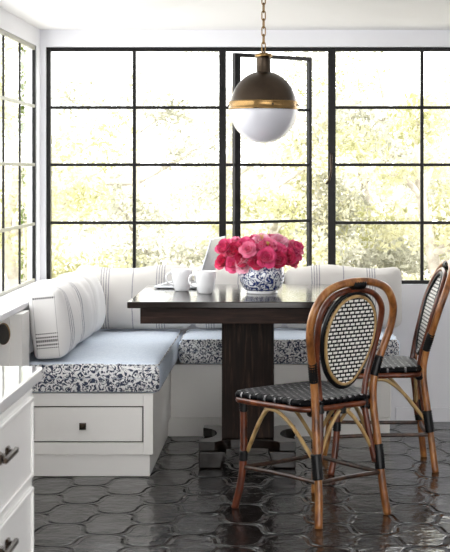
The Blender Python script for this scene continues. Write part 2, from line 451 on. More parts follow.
for z in rows:
    obj('hinge', box(B(), wx(226)-.0, wx(233), .0, .03, z-ZB-.008, z-ZB+.008), M['black_steel'], w2, smooth=False, bev=.002)
# latch on the fixed stile
hb = B(); xx = wx(331)
tube(hb, catmull([(xx, -.026, wz(154)-ZB), (xx, -.045, wz(160)-ZB), (xx-.002, -.05, wz(172)-ZB), (xx-.012, -.055, wz(180)-ZB), (xx-.026, -.05, wz(184)-ZB)], 5), .006, 8)
box(hb, xx-.009, xx+.009, -.03, -.022, wz(168)-ZB, wz(153)-ZB)
obj('window_latch', hb, M['pewter'], w2)

# window_4: on the left wall, black uprights, horizontal bars coloured cream for light on black steel
w4 = empty('window_4', (WX-.012, 7.44, LZ0), kind='structure')
ys = [0, -.405, -.81, -1.215, -1.62, -2.03, -2.44]
fr_ = B(); Ht = LZ1-LZ0
box(fr_, -.008, .008, -.022, 0, 0, Ht); box(fr_, -.008, .008, -2.74, -2.718, 0, Ht)
obj('window_frame', fr_, M['black_steel'], w4, smooth=False, bev=.002)
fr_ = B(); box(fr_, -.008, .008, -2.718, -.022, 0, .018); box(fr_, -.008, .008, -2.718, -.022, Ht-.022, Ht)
obj('window_rail', fr_, M['lit_steel'], w4, smooth=False, bev=.002)
for y in ys[1:]: obj('mullion', box(B(), -.005, .005, y-.007, y+.007, .018, Ht-.022), M['black_steel'], w4, smooth=False)
for z in rows: obj('glazing_bar', box(B(), -.006, .008, -2.718, -.022, z-LZ0-.008, z-LZ0+.008), M['lit_steel'], w4, smooth=False, bev=.002)
obj('window_glass', box(B(), -.0015, .0015, -2.718, -.022, .01, Ht-.01), M['glass'], w4, smooth=False)

# ------------------------------------------------------------------ banquette
bq = empty('banquette', (-.6, 6.7, 0), label='cream painted L-shaped built-in bench under the windows', cat='bench')
def ch(name, x0_, x1_, y0_, y1_, z0_, z1_, mat, par=bq, bev=.003, o=Vector((-.6,6.7,0))):
    return obj(name, box(B(), x0_-o.x, x1_-o.x, y0_-o.y, y1_-o.y, z0_-o.z, z1_-o.z), mat, par, smooth=False, bev=bev)
# left run, front face with a drawer opening
YF = 6.18; zA, zB2 = .095, .357
dx0, dx1, dz0, dz1 = (33-CX)/234.6, (143.5-CX)/234.6, H-(442.6-CY)/234.6, H-(406.2-CY)/234.6
lb = B(); o = Vector((-.6,6.7,0))
def lbx(*a): box(lb, a[0]-o.x, a[1]-o.x, a[2]-o.y, a[3]-o.y, a[4], a[5])
lbx(WX+.001, -.575, YF+.02, BY-.001, zA, zB2)
lbx(dx1, -.575, YF, YF+.02, zA, zB2); lbx(WX+.001, dx0, YF, YF+.02, zA, zB2)
lbx(dx0, dx1, YF, YF+.02, zA, dz0); lbx(dx0, dx1, YF, YF+.02, dz1, zB2)
obj('bench_box', lb, M['bench'], bq, smooth=False, bev=.002)
ch('toe_kick', WX+.001, -.590, YF+.012, BY-.001, 0, zA, M['bench'])
ch('bench_box', -.575, .505, 7.105, BY-.001, zA, zB2, M['bench'])
ch('toe_kick', -.590, .500, 7.125, BY-.001, 0, zA, M['bench'])
ch('shadow_gap', dx0, dx1, YF+.013, YF+.019, dz0, dz1, M['dark'], bev=0)  # dark sheet that paints the shade in the gap round the drawer
dr = obj('drawer', box(B(), dx0+.0055, dx1-.0055, YF-.001, YF+.012, dz0+.0055, dz1-.0055), M['bench'], None, smooth=False, bev=.002)
dr.parent = bq; dr.location = (.6, -6.7, 0)
kb = B(); kx, kz = (83-CX)/235, H-(426-CY)/235
box(kb, kx-.006, kx+.006, YF-.014, YF, kz-.006, kz+.006)
q = [kb.verts.new(p) for p in ((kx-.014,YF-.014,kz-.014),(kx+.014,YF-.014,kz-.014),(kx+.014,YF-.014,kz+.014),(kx-.014,YF-.014,kz+.014),
     (kx-.014,YF-.024,kz-.014),(kx+.014,YF-.024,kz-.014),(kx+.014,YF-.024,kz+.014),(kx-.014,YF-.024,kz+.014),(kx,YF-.033,kz))]
for f in ((0,1,2,3),(0,1,5,4),(1,2,6,5),(2,3,7,6),(3,0,4,7),(4,5,8),(5,6,8),(6,7,8),(7,4,8)): kb.faces.new([q[i] for i in f])
obj('drawer_knob', kb, M['pewter'], dr, smooth=False)

# seat cushions: navy print on the front, painted pale blue glare elsewhere
def seat_cushion(name, x0_, x1_, y0_, y1_, z0_, z1_, label, crown=.008, r=.028, allprint=False):
    sx, sy, sz = x1_-x0_, y1_-y0_, z1_-z0_
    def fn(p, hs):
        u, v = p.x/hs[0], p.y/hs[1]
        if p.z > 0: p.z += crown*(1-u**4)*(1-v**4) - .004
        bul = (1-(p.z/hs[2])**2)*.010
        if abs(u) > .93 or abs(v) > .93:
            d = Vector((p.x if abs(u) > .93 else 0, p.y if abs(v) > .93 else 0, 0))
            if d.length: p += d.normalized()*bul
        p += Vector((0,0,1))*noise.noise(p*7)*.004 + Vector((1,1,0))*noise.noise(p*11+Vector((5,0,0)))*.0025
        return p
    bm = rbox(B(), sx, sy, sz, r, 30, fn)
    me_mats = [M['glare_blue'], M['print']]
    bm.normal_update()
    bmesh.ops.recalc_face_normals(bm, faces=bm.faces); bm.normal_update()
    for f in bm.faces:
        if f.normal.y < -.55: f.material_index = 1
    oo = obj(name, bm, me_mats, None, loc=((x0_+x1_)/2, (y0_+y1_)/2, (z0_+z1_)/2))
    pb = B(); hx_, hy_ = sx/2-.004, sy/2-.002
    for zz in (sz/2-.012, -sz/2+.010):
        pts = []
        for (cx_, cy_, a0) in ((hx_-r, -hy_+r, -90), (hx_-r, hy_-r, 0), (-hx_+r, hy_-r, 90), (-hx_+r, -hy_+r, 180)):
            for q in range(5):
                an = math.radians(a0+q*22.5); pts.append((cx_+r*math.cos(an), cy_+r*math.sin(an), zz))
        tube(pb, pts, .0035, 6, True)
    pp = obj('piping', pb, M['print'], oo); 
    tag(oo, label, 'cushion', 'seat cushions on the bench')
    return oo
seat_cushion('seat_cushion', WX+.12, -.548, 6.168, 7.545, .358, .489, 'deep seat cushion with navy printed edge and painted pale blue glare above the bench drawer')
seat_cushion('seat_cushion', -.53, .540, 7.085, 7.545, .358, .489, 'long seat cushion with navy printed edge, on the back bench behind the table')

# back cushions, leaning on the back wall under the windows
def back_cushion(x, w, label, z=.500, h=.315, tilt=-9):
    def fn(p, hs):
        u, v = p.x/hs[0], p.z/hs[2]
        p.y *= (.30+.70*max(0, 1-abs(u)**5)*max(0, 1-abs(v)**4)**.8)
        p.z -= .012*(u*u)*(1 if v > .5 else 0)*0
        p.z += .010*math.sin(u*4+x*9)*(v > 0)*v
        p += Vector((0, .006, .004))*noise.noise(p*9+Vector((x*7, 0, 0)))
        return p
    oo = obj('back_cushion', rbox(B(), w, .155, h, .045, 22, fn), M['linen_back'], None, loc=(x, 7.43, z+h/2), rot=(math.radians(tilt), 0, 0))
    return tag(oo, label, 'cushion', 'striped cushions along the back wall')
back_cushion((134-CX)/195, .60, 'off-white cushion with dark stripes, against the back wall at the bench corner')
back_cushion((238.5-CX)/195, .46, 'off-white back cushion standing behind the laptop and the flowers')
back_cushion((343-CX)/195, .60, 'off-white striped cushion at the right end of the back bench')
# left row of boxed cushions
def side_cushion(y, w, label, x=-1.04, rz=0, h=.300, th=.135, tilt=5):
    def fn(p, hs):
        u, v = p.y/hs[1], p.z/hs[2]
        f = max(0, 1-abs(u)**2.4)*max(0, 1-abs(v)**3)
        p.x += (.060 if p.x > 0 else -.010)*f*(abs(p.x)/hs[0])
        if v > .6: p.z += .008*math.cos(u*2)
        p += Vector((.008, 0, .006))*noise.noise(p*8+Vector((0, y*5, 0))) + Vector((.007, 0, 0))*noise.noise(Vector((p.x*4, p.y*22+y, p.z*5)))
        return p
    oo = obj('side_cushion', rbox(B(), th, w, h, .026, 20, fn), M['linen_side'], None, loc=(x, y, .500+h/2), rot=(0, math.radians(-tilt), rz))
    return tag(oo, label, 'cushion', 'boxed cushions along the left window')
side_cushion(6.385, .40, 'boxed linen cushion with black woven bands on its end, nearest of the left row', rz=.03)
side_cushion(6.775, .36, 'plump white linen cushion in the middle of the left window row', x=-1.035, rz=-.05, tilt=7)
side_cushion(7.135, .34, 'white linen cushion beside the corner, farthest of the left row', x=-1.035, rz=-.10, tilt=9)

# low cabinet under the ledge
lc = empty('low_cabinet', (-1.2, 5.95, 0), label='low white cabinet with a dark oval knob left of the bench', cat='cabinet')
Yc = 5.99; s_c = F/Yc
obj('cabinet_body', box(B(), WX+.001+1.2, (22.5-CX)/s_c+1.2, .04, .20, 0, H-(314-CY)/s_c), M['bench'], lc, smooth=False, bev=.003)
obj('cabinet_door', box(B(), WX+.001+1.2, (10-CX)/s_c+1.2, .025, .039, .05, H-(312-CY)/s_c), M['bench'], lc, smooth=False, bev=.003)
kb = B()
kx = (5-CX)/s_c+1.2; kz = H-(333-CY)/s_c
def oval(bm, rx, rz_, prof):
    rings = []
    for f, y in prof: rings.append([bm.verts.new((kx+rx*f*math.cos(2*PI*i/28), y, kz+rz_*f*math.sin(2*PI*i/28))) for i in range(28)])
    for a_, b__ in zip(rings, rings[1:]):
        for i in range(28): bm.faces.new((a_[i], a_[(i+1)%28], b__[(i+1)%28], b__[i]))
    bm.faces.new(rings[0]); bm.faces.new(rings[-1][::-1]); return bm
kn = obj('knob', oval(kb, .026, .043, [(.9,-.006),(.98,-.003),(.8,.0),(.8,.024)]), M['dark'], lc)
obj('knob_rim', oval(B(), .028, .045, [(.90,-.002),(1,.004),(1,.012),(.9,.024)]), M['brass'], kn)

# ------------------------------------------------------------------ foreground cabinet with drawers
kc = empty('kitchen_cabinet', (-.9, 2.4, 0), label='white drawer cabinet in the left foreground with bronze pulls', cat='cabinet')
K = Vector((-.9, 2.4, 0)); XF = -.5226
def kbx(name, x0_, x1_, y0_, y1_, z0_, z1_, mat, par=kc, bev=.002):
    return obj(name, box(B(), x0_-K.x, x1_-K.x, y0_-K.y, y1_-K.y, z0_, z1_), mat, par, smooth=False, bev=bev)
kbx('cabinet_body', WX+.001, XF, 1.75, 2.962, 0.0, .873, M['cabinet'])
def drawer(z0_, z1_, y0_, y1_, hz):
    d = kbx('drawer', XF-.002, XF+.004, y0_, y1_, z0_, z1_, M['cabinet'])
    # raised ogee moulding around the drawer front
    fb = B(); yy0, yy1, q = y0_-K.y, y1_-K.y, .010
    X0, X1 = XF-K.x+.0035, XF-K.x+.009
    box(fb, X0, X1, yy0, yy1, z0_, z0_+q); box(fb, X0, X1, yy0, yy1, z1_-q, z1_); box(fb, X0, X1, yy0, yy0+q, z0_+q, z1_-q); box(fb, X0, X1, yy1-q, yy1, z0_+q, z1_-q)
    obj('moulding', fb, M['cabinet'], d, smooth=False, bev=.003)
    hb = B(); ym = 2.636-K.y; X2 = XF-K.x
    for yq in (-.032, .032): 
        box(hb, X2+.004, X2+.010, ym+yq-.010, ym+yq+.010, hz-.010, hz+.010)
        box(hb, X2+.010, X2+.016, ym+yq-.005, ym+yq+.005, hz-.005, hz+.005)
    box(hb, X2+.015, X2+.023, ym-.056, ym+.056, hz-.005, hz+.005)
    obj('drawer_pull', hb, M['pewter'], d, smooth=False, bev=.002)
for (z0_, z1_, hz) in ((.683,.846,.785),(.500,.664,.616)):
    drawer(z0_, z1_, 2.32, 2.935, hz); 
for (z0_, z1_) in ((.32,.48),(.11,.30)): drawer(z0_, z1_, 2.32, 2.935, (z0_+z1_)/2)
tp = B(); pts = [(WX+.001, 1.74), (-.5022, 1.74), (-.5022, 2.968), (-.512, 2.99), (WX+.001, 2.99)]
va_ = [tp.verts.new((x-K.x, y-K.y, .874)) for x, y in pts]; f = tp.faces.new(va_)
rr = bmesh.ops.extrude_face_region(tp, geom=[f]); [setattr(v.co, 'z', .9) for v in rr['geom'] if isinstance(v, bmesh.types.BMVert)]
obj('counter_top', tp, M['counter'], kc, smooth=False, bev=.004, seg=3)

# ------------------------------------------------------------------ table
TX, TY = -.176, 6.625
tb = empty('dining_table', (TX, TY, 0), label='dark espresso square pedestal dining table by the bench', cat='table')
obj('tabletop', box(B(), -.506, .506, -.483, .475, .722, .750), M['table'], tb, smooth=False, bev=.004, seg=3)
ap = B()
box(ap, -.455, .455, -.435, -.405, .652, .721); box(ap, -.455, .455, .40, .43, .652, .721)
box(ap, -.455, -.425, -.405, .40, .652, .721); box(ap, .425, .455, -.405, .40, .652, .721)
obj('apron', ap, M['apron'], tb, smooth=False, bev=.002)
PY = -.085
obj('pedestal', box(B(), -.118, .112, PY-.105, PY+.105, .118, .721), M['pedestal'], tb, smooth=False, bev=.004)
# concave platform
pl = B(); hw = .213; dep = .070; n = 12; cv = .10
def edge_pts(z):
    out = []
    for sd in range(4):
        an = -PI/2*0 + sd*PI/2
        # corner run: flat corner tips then concave side
        for i in range(n+1):
            t = -1+2*i/n; q = abs(t)
            inset = dep*(1-(q/.62)**2)**.5 if q < .62 else 0
            x, y = t*hw, -(hw-inset)
            if sd: 
                x, y = x*math.cos(an)-y*math.sin(an), x*math.sin(an)+y*math.cos(an)
            if i < n: out.append((x, y, z))
    return out
lo = [pl.verts.new((p[0]-.003, p[1]+PY+.02, p[2])) for p in edge_pts(.078)]; hi = [pl.verts.new((p[0]-.003, p[1]+PY+.02, p[2])) for p in edge_pts(.118)]
pl.faces.new(hi); pl.faces.new(lo[::-1])
for i in range(len(lo)): pl.faces.new((lo[i], lo[(i+1)%len(lo)], hi[(i+1)%len(lo)], hi[i]))
obj('platform', pl, M['table'], tb, smooth=False, bev=.003)
for sx in (-1, 1):
    for sy in (-1, 1):
        fb = B(); w_ = .100
        ps = [(0,0),(w_,0),(w_*1.0,.012),(w_*1.12,.050),(w_*1.25,.0775),(0,.0775)]
        for dz in (0,): pass
        fr1 = [fb.verts.new((sx*(hw-p[0])-.003, sy*hw+PY+.02, p[1])) for p in ps]
        fr2 = [fb.verts.new((sx*(hw-p[0])-.003, sy*(hw-.10)+PY+.02, p[1])) for p in ps]
        fb.faces.new(fr1); fb.faces.new(fr2[::-1])
        for i in range(len(ps)): fb.faces.new((fr1[i], fr1[(i+1)%len(ps)], fr2[(i+1)%len(ps)], fr2[i]))
        obj('foot', fb, M['table'], tb, smooth=False, bev=.008, seg=3)

# ------------------------------------------------------------------ things on the table
TZ = .7505
def mug(x, y, rz, label, s=1.0):
    r = empty('mug', (x, y, TZ), rz, label, 'mug', 'white mugs on the table')
    pr = [(0,.0),(.029,0),(.032,.003),(.037,.014),(.044,.045),(.048,.078),(.0505,.100),(.0498,.1015),(.0478,.100),(.045,.078),(.041,.045),(.034,.016),(0,.010)]
    obj('mug_body', lathe(B(), [(a_*s, b__*s) for a_, b__ in pr], 36), M['ceramic'], r)
    hp = catmull([(.042,0,.082),(.062,0,.084),(.074,0,.068),(.070,0,.046),(.052,0,.032),(.037,0,.034)], 6)
    obj('handle', tube(B(), [p*s for p in hp], .0048*s, 8), M['ceramic'], r)
    return r
mug((181.5-CX)/217, 6.70, math.radians(-160), 'white ceramic mug behind the other, nearer the laptop base')
mug((205.5-CX)/221, 6.56, math.radians(188), 'white ceramic mug in front, with its handle to the left')

# laptop, seen from behind its lid
lp = empty('laptop', (-.405, 6.945, TZ), math.radians(-10), 'open silver laptop behind the mugs', 'laptop')
# local: keyboard deck stretches toward -x, hinge along y
obj('laptop_base', box(B(), -.205, 0, -.15, .15, .002, .013), M['alu'], lp, smooth=False, bev=.004, seg=3)
obj('keyboard', box(B(), -.18, -.06, -.125, .125, .0132, .0152), M['dark_key'], lp, smooth=False)
for sx in (-.185, -.02):
    for sy in (-.13, .13): obj('rubber_foot', lathe(B(), [(0,0),(.008,0),(.008,.002),(0,.002)], 10, (sx, sy, 0)), M['dark_key'], lp)
lid = obj('screen_lid', rbox(B(), .008, .30, .235, .0038, 4, None, (0, 0, .1175)), M['alu'], lp, loc=(.004, 0, .012), rot=(0, math.radians(17), 0))
obj('display', box(B(), -.0047, -.0042, -.14, .14, .012, .225), M['dark_key'], lid, smooth=False)
# emblem: bitten apple outline with a leaf
eb = B()
outl = []
for i in range(48):
    a_ = 2*PI*i/48; rr_ = .0185*(1+.06*math.cos(2*a_))
    yy, zz = rr_*math.cos(a_), rr_*math.sin(a_)*1.02
    if zz > .010: zz -= .004*math.exp(-(yy/.004)**2)
    if zz < -.012: zz += .002*math.exp(-(yy/.004)**2)
    dd = math.hypot(yy-.0225, zz-.002)
    if dd < .0095: 
        kx_ = (.0095)/max(dd, 1e-4); yy, zz = .0225+(yy-.0225)*kx_, .002+(zz-.002)*kx_
        if yy > .0185: yy = .0225-.0095
    outl.append((yy, zz))
cvt = eb.verts.new((.0047, -.004, .120)); vs_ = [eb.verts.new((.0047, a_, b__+.120)) for a_, b__ in outl]
for i in range(48): eb.faces.new((cvt, vs_[i], vs_[(i+1)%48]))
lf = [eb.verts.new((.0047, a_, b__+.120)) for a_, b__ in ((0,.0215),(.001,.026),(.005,.030),(.0085,.031),(.0075,.027),(.0045,.0235))]; eb.faces.new(lf)
obj('lid_emblem', eb, M['logo'], lid, smooth=False)

# vase
vx, vy = (262-CX)/220, 6.59
vs = empty('vase', (vx, vy, TZ), 0, 'squat blue and white porcelain bowl vase holding the pink flowers', 'vase')
obj('vase_body', lathe(B(), [(0,.012),(.070,.012),(.076,.016),(.088,.028),(.099,.052),(.1045,.078),(.103,.100),(.096,.120),(.086,.132),(.083,.136),(.080,.134),(.083,.126),(.092,.110),(.096,.080),(.090,.050),(.070,.026),(0,.022)], 56), M['porcelain'], vs)
obj('vase_foot', lathe(B(), [(0,0),(.070,0),(.072,.003),(.069,.012),(0,.0118)], 48), M['ceramic'], vs)

# flowers
def bloom(bm, r, seed, openness):
    rnd = random.Random(seed)
    rings = [(5, 1.0, .95*openness), (5, .86, .62*openness), (4, .66, .36*openness), (3, .42, .15)]
    for li, (cnt, sc, tilt) in enumerate(rings):
        a0 = rnd.random()*6.28
        for kq in range(cnt):
            aa = a0+2*PI*kq/cnt+rnd.uniform(-.15,.15); W = r*sc*rnd.uniform(.85,1.05); Lp = r*sc*1.30*rnd.uniform(.9,1.05)
            nu, nv = 6, 6; grid = []
            tl = tilt*rnd.uniform(.85,1.15)
            for i in range(nu+1):
                s_ = i/nu; row = []
                prof = math.sin(min(1, s_*1.12+.10)*PI*.86)**.6
                for j in range(nv+1):
                    t = -1+2*j/nv
                    x = W*prof*t*.92
                    out = Lp*(math.sin(tl)*s_ + .28*math.sin(s_*PI)*.8) - .12*W*(t*t)*2*prof
                    z = Lp*(math.cos(tl)*s_) - (.10*Lp*s_**4 if li < 2 else 0) + .03*Lp*math.sin(t*5+kq)*s_
                    out += .10*Lp*s_**5
                    row.append(bm.verts.new((out*math.cos(aa)-x*math.sin(aa), out*math.sin(aa)+x*math.cos(aa), z-.45*r)))
                grid.append(row)
            for i in range(nu):
                for j in range(nv): bm.faces.new((grid[i][j], grid[i][j+1], grid[i+1][j+1], grid[i+1][j]))
# (px, py, radius px, tone, depth offset, description)
FL = [(224,247,8.5,1,0,'deep pink bloom at the far left end, highest of the left edge'),
 (222,261,8,0,.01,'crimson bloom low at the far left end of the bouquet'),
 (233,263,8.5,1,-.05,'dark pink bloom hanging lowest on the left side'),
 (234,250,8.5,0,-.03,'crimson bloom left of centre with folded petals'),
 (233,242,7,2,.04,'rose pink bloom at the upper left of the bouquet'),
 (244,244,8.5,1,-.02,'large magenta bloom in the upper left half'),
 (244,257,9,0,-.07,'large crimson bloom above the left rim of the vase'),
 (243,266,6.5,3,-.08,'small pale pink bloom over the left rim of the vase'),
 (253,239,7,2,.03,'rose bloom on top, left of the pale centre one'),
 (255,252,8.5,1,-.07,'magenta bloom in the middle, above the vase rim'),
 (257,262,7,0,-.10,'crimson bloom low in the middle, touching the vase rim'),
 (262,240,8.5,3,-.02,'pale pink bloom with yellow stamens at the top centre'),
 (268,246,8,2,-.06,'rose bloom with yellow stamens right of the centre'),
 (267,257,8.5,1,-.10,'large magenta bloom low over the centre of the vase'),
 (276,249,8,1,-.06,'dark pink bloom right of the yellow stamens'),
 (278,260,8,0,-.08,'crimson bloom over the right rim of the vase'),
 (280,241,8,3,0,'pale pink bloom at the upper right of the bouquet'),
 (288,245,7.5,2,.02,'rose pink bloom between the pale one and the right end'),
 (287,257,8.5,0,-.05,'dark crimson bloom low on the right side'),
 (295,253,7.5,1,0,'magenta bloom second from the right end'),
 (298,246,7,1,.02,'small dark pink bloom at the far right end, beneath nothing'),
 (272,238,6.5,2,.05,'small rose bloom at the back of the top right'),
 (248,249,7,2,-.09,'rose bloom in front of the large magenta one, left of centre'),
 (294,260,6,0,.01,'small crimson bloom at the lower right end')]
FL[20] = FL[20][:5] + ('small dark pink bloom at the far right end of the bouquet',)
for i, (px, py, rp, tone, dy, lab) in enumerate(FL):
    y = vy+dy*1.0; s_ = F/y; x = (px-CX)/s_; z = H-(py-CY)/s_
    d = Vector((x-vx, (y-vy)*1.6-.04, (z-(TZ+.10))*1.0)).normalized()
    fl = empty('pink_flower', (x, y, z), 0, lab, 'flower', 'pink blooms in the vase')
    R_ = rp/s_
    bm = B(); bloom(bm, R_, 100+i, .95+.25*((i*7)%3))
    dq = (d*.75+Vector((0,-.55,.25))).normalized().to_track_quat('Z', 'Y')
    bmesh.ops.rotate(bm, verts=bm.verts, matrix=dq.to_matrix())
    obj('petals', bm, PET[tone], fl, recalc=False)
    if i in (11, 12):
        sb = B()
        rnd = random.Random(i)
        for q in range(9):
            ax_ = dq @ Vector((rnd.uniform(-.3,.3), rnd.uniform(-.3,.3), 1)).normalized()
            tube(sb, [Vector((0,0,0)), ax_*R_*.55, ax_*R_*.85], lambda k_: (.0006, .0006, .0015)[k_], 5)
        obj('stamens', sb, M['pollen'], fl)
    base = Vector((vx-x+rnd_x if False else (vx-x)*.75, (vy-y)*.75, TZ+.07-z)) if True else None
    ax2 = dq @ Vector((0,0,-1))
    mid = ax2*R_*1.0 + Vector((0,0,-.005))
    tx = max(-.055, min(.055, x-vx)); ty = max(-.05, min(.05, y-vy))
    obj('stem', tube(B(), catmull([ax2*R_*.4, mid*.9, Vector((vx+tx-x, vy+ty-y, TZ+.125-z)), Vector((vx+tx*.5-x, vy+ty*.5-y, TZ+.05-z))], 4), .0028, 6), M['stem'], fl)

# ------------------------------------------------------------------ pendant
LX, LY = (263.6-CX)/217.7, 6.66
pd = empty('pendant_light', (LX, LY, 2.115), 0, 'globe pendant light with bronze dome, brass band and white glass, above the table', 'lamp')
Cz = 1.590-2.115
ra = .154
dome = [(ra*math.cos(t), .170*math.sin(t)) for t in [i*PI/2/20 for i in range(18)]]
dome = [(r_, z_) for r_, z_ in dome if r_ > .036]
obj('metal_dome', lathe(B(), dome+[(.036,.158),(.033,.164),(.033,.232),(.036,.236),(0,.236)], 56, (0,0,Cz+.004)), M['aged_bronze'], pd)
gl_ = [(0,-.158)]+[(.156*math.sin(t), -.158*math.cos(t)) for t in [i*PI/2/20 for i in range(1,20)]]+[(.156,0),(.150,.004),(0,.004)]
obj('glass_globe', lathe(B(), gl_, 56, (0,0,Cz)), M['opal'], pd)
bd = obj('brass_band', lathe(B(), [(.150,-.004),(.160,-.004),(.162,.0),(.160,.004),(.159,.028),(.161,.032),(.156,.036),(.150,.036)], 56, (0,0,Cz)), M['brass'], pd)
for a_ in (0, PI/2, PI, -PI/2+.28, -PI/2+PI*.42):
    sb = B(); lathe(sb, [(0,0),(.003,0),(.003,.004),(.0045,.005),(.0045,.008),(0,.009)], 10)
    bmesh.ops.rotate(sb, verts=sb.verts, matrix=Matrix.Rotation(PI/2, 3, 'Y')); bmesh.ops.rotate(sb, verts=sb.verts, matrix=Matrix.Rotation(a_, 3, 'Z'))
    bmesh.ops.translate(sb, verts=sb.verts, vec=(.157*math.cos(a_), .157*math.sin(a_), Cz+.016))
    obj('screw', sb, M['pewter'], bd)
obj('neck_collar', lathe(B(), [(0,.232),(.034,.232),(.040,.236),(.040,.246),(.034,.250),(.020,.252),(0,.262)], 32, (0,0,Cz+.004)), M['brass'], pd)
zt = Cz+.262; zc = -.0; link0 = None; i = 0
while zt < -.005:
    if link0 is None:
        lk = []
        for q in range(24):
            a_ = 2*PI*q/24; lk.append((.0085*math.cos(a_), 0, .0125*math.sin(a_)+(.010 if math.sin(a_) > 0 else -.010)))
        link0 = obj('chain_link', tube(B(), lk, .0028, 6, True), M['brass'], pd, loc=(0,0,zt+.022)); 
    else:
        c2_ = link0.copy(); C.objects.link(c2_); c2_.parent = pd; c2_.location = (0,0,zt+.022); c2_.rotation_euler = (0,0,PI/2*(i%2)+.35)
    zt += .036; i += 1
link0.rotation_euler = (0,0,.35)
obj('ceiling_canopy', lathe(B(), [(0,-.02),(.02,-.02),(.055,-.012),(.06,.0),(.06,.003),(0,.003)], 32, (0,0,WT+k*(BY-LY)-2.115-.004)), M['brass'], pd)

# ------------------------------------------------------------------ bistro chairs
def make_chair(loc, rz, back, label):
    t = empty('rattan_chair', loc, rz, label, 'chair', 'rattan bistro chairs at the table')
    def yb(z):       # back surface
        pts = [(0,-.225),(.17,-.205),(.45,-.172)]+back
        for (z0_,y0_),(z1_,y1_) in zip(pts, pts[1:]):
            if z <= z1_: 
                f_ = (z-z0_)/(z1_-z0_); return y0_+(y1_-y0_)*f_
        return pts[-1][1]
    # outer hoop = rear legs + top bow, one bent cane
    half = [(.174,0),(.163,.09),(.158,.17),(.154,.27),(.146,.42),(.152,.52),(.178,.62),(.203,.71),(.200,.79),(.157,.856),(.085,.886)]
    pts = [(-x, yb(z), z) for x, z in half] + [(0, yb(.894), .894)] + [(x, yb(z), z) for x, z in half[::-1]]
    obj('outer_hoop', tube(B(), catmull(pts, 5), .0150, 12), M['rattan'], t)
    inn = [(.142,.20),(.122,.32),(.112,.43),(.121,.52),(.143,.62),(.156,.72),(.150,.790),(.108,.838),(.055,.858)]
    off = .012
    pts = [(-x, yb(z)+off, z) for x, z in inn] + [(0, yb(.864)+off, .864)] + [(x, yb(z)+off, z) for x, z in inn[::-1]]
    obj('inner_hoop', tube(B(), catmull(pts, 5), .0120, 12), M['rattan_red'], t)
    # egg shaped ring and woven panel
    zc_, hz_ = .672, .168
    def egg(a_, f_=1.0):
        sx, sz = math.cos(a_), math.sin(a_)
        w_ = .119+.018*sz
        return (w_*sx*f_*abs(1)**1, zc_+hz_*sz*f_)
    ring = [egg(2*PI*i/44) for i in range(44)]
    obj('panel_binding', tube(B(), [(x*1.08, yb(z)+.010, zc_+(z-zc_)*1.06) for x, z in ring], .0085, 8, True), M['binding'], t)
    obj('panel_ring', tube(B(), [(x*.995, yb(z)-.001, zc_+(z-zc_)*.99) for x, z in ring], .0065, 8, True), M['rattan_pale'], t)
    wb = B(); prev = None; cen = (wb.verts.new((0, yb(zc_)-.004, zc_)), wb.verts.new((0, yb(zc_)+.010, zc_)))
    rings_ = []
    for fi in range(1, 8):
        row = []
        for i in range(44):
            x, z = egg(2*PI*i/44, fi/7); row.append((wb.verts.new((x, yb(z)-.004, z)), wb.verts.new((x, yb(z)+.010, z))))
        rings_.append(row)
    for sd in (0, 1):
        for i in range(44):
            j = (i+1) % 44
            wb.faces.new((cen[sd], rings_[0][i][sd], rings_[0][j][sd]))
            for a_, b__ in zip(rings_, rings_[1:]): wb.faces.new((a_[i][sd], a_[j][sd], b__[j][sd], b__[i][sd]))
    obj('woven_back', wb, M['weave_back'], t)
    # seat
    out = catmull([(-.165,-.150,0),(0,-.165,0),(.165,-.150,0),(.196,-.02,0),(.212,.15,0),(.190,.212,0),(0,.228,0),(-.190,.212,0),(-.212,.15,0),(-.196,-.02,0)], 6, True)
    obj('seat_rim', tube(B(), [Vector((p.x, p.y, .424)) for p in out], .0125, 10, True), M['rattan_red'], t)
    sb = B(); prof = [(1.045,.436),(1.055,.446),(1.03,.457),(.93,.461),(.7,.459),(.4,.456),(.15,.455)]
    rs = [[sb.verts.new((p.x*f_, .03+(p.y-.03)*f_, z)) for p in out] for f_, z in prof]
    nn = len(out)
    for a_, b__ in zip(rs, rs[1:]):
        for i in range(nn): sb.faces.new((a_[i], a_[(i+1)%nn], b__[(i+1)%nn], b__[i]))
    sb.faces.new(rs[-1]); sb.faces.new(rs[0][::-1])
    obj('woven_seat', sb, M['weave_seat'], t)
    # front legs
    legs = {}
    for s_ in (-1, 1):
        lp_ = catmull([(s_*.205,.232,0),(s_*.192,.214,.09),(s_*.184,.205,.19),(s_*.184,.203,.32),(s_*.188,.200,.415)], 5)
        obj('front_leg', tube(B(), lp_, .0145, 12), M['rattan_red'] if s_ < 0 else M['rattan'], t)
    def R4(z):
        fx = .184 if z > .15 else .192
        return [Vector((-.158, yb(z), z)), Vector((-fx, .205, z)), Vector((fx, .205, z)), Vector((.158, yb(z), z))]
    c0, c1 = R4(.22), R4(.41)
    mids = [Vector((-.196,.02,.413)), Vector((0,.222,.413)), Vector((.196,.02,.413)), Vector((0,-.160,.413))]
    for i in range(4):
        a_, b__ = c0[i], c0[(i+1)%4]; mm_ = mids[i]
        ct = Vector((0, .02, 0))
        def inn_(p, d=.016):
            q_ = p.copy(); v_ = Vector((ct.x-p.x, ct.y-p.y, 0)).normalized(); return q_+v_*d
        A_, B__ = inn_(a_), inn_(b__)
        pa = A_.lerp(mm_, .45); pa.z = .335; pc = B__.lerp(mm_, .45); pc.z = .335
        pa2 = A_.lerp(mm_, .78); pa2.z = .393; pc2 = B__.lerp(mm_, .78); pc2.z = .393
        obj('arch_brace', tube(B(), catmull([A_, pa, pa2, mm_-Vector((0,0,.006)), pc2, pc, B__], 6), .0078, 8), M['rattan_pale'], t)
    st = R4(.160); st2 = R4(.172)
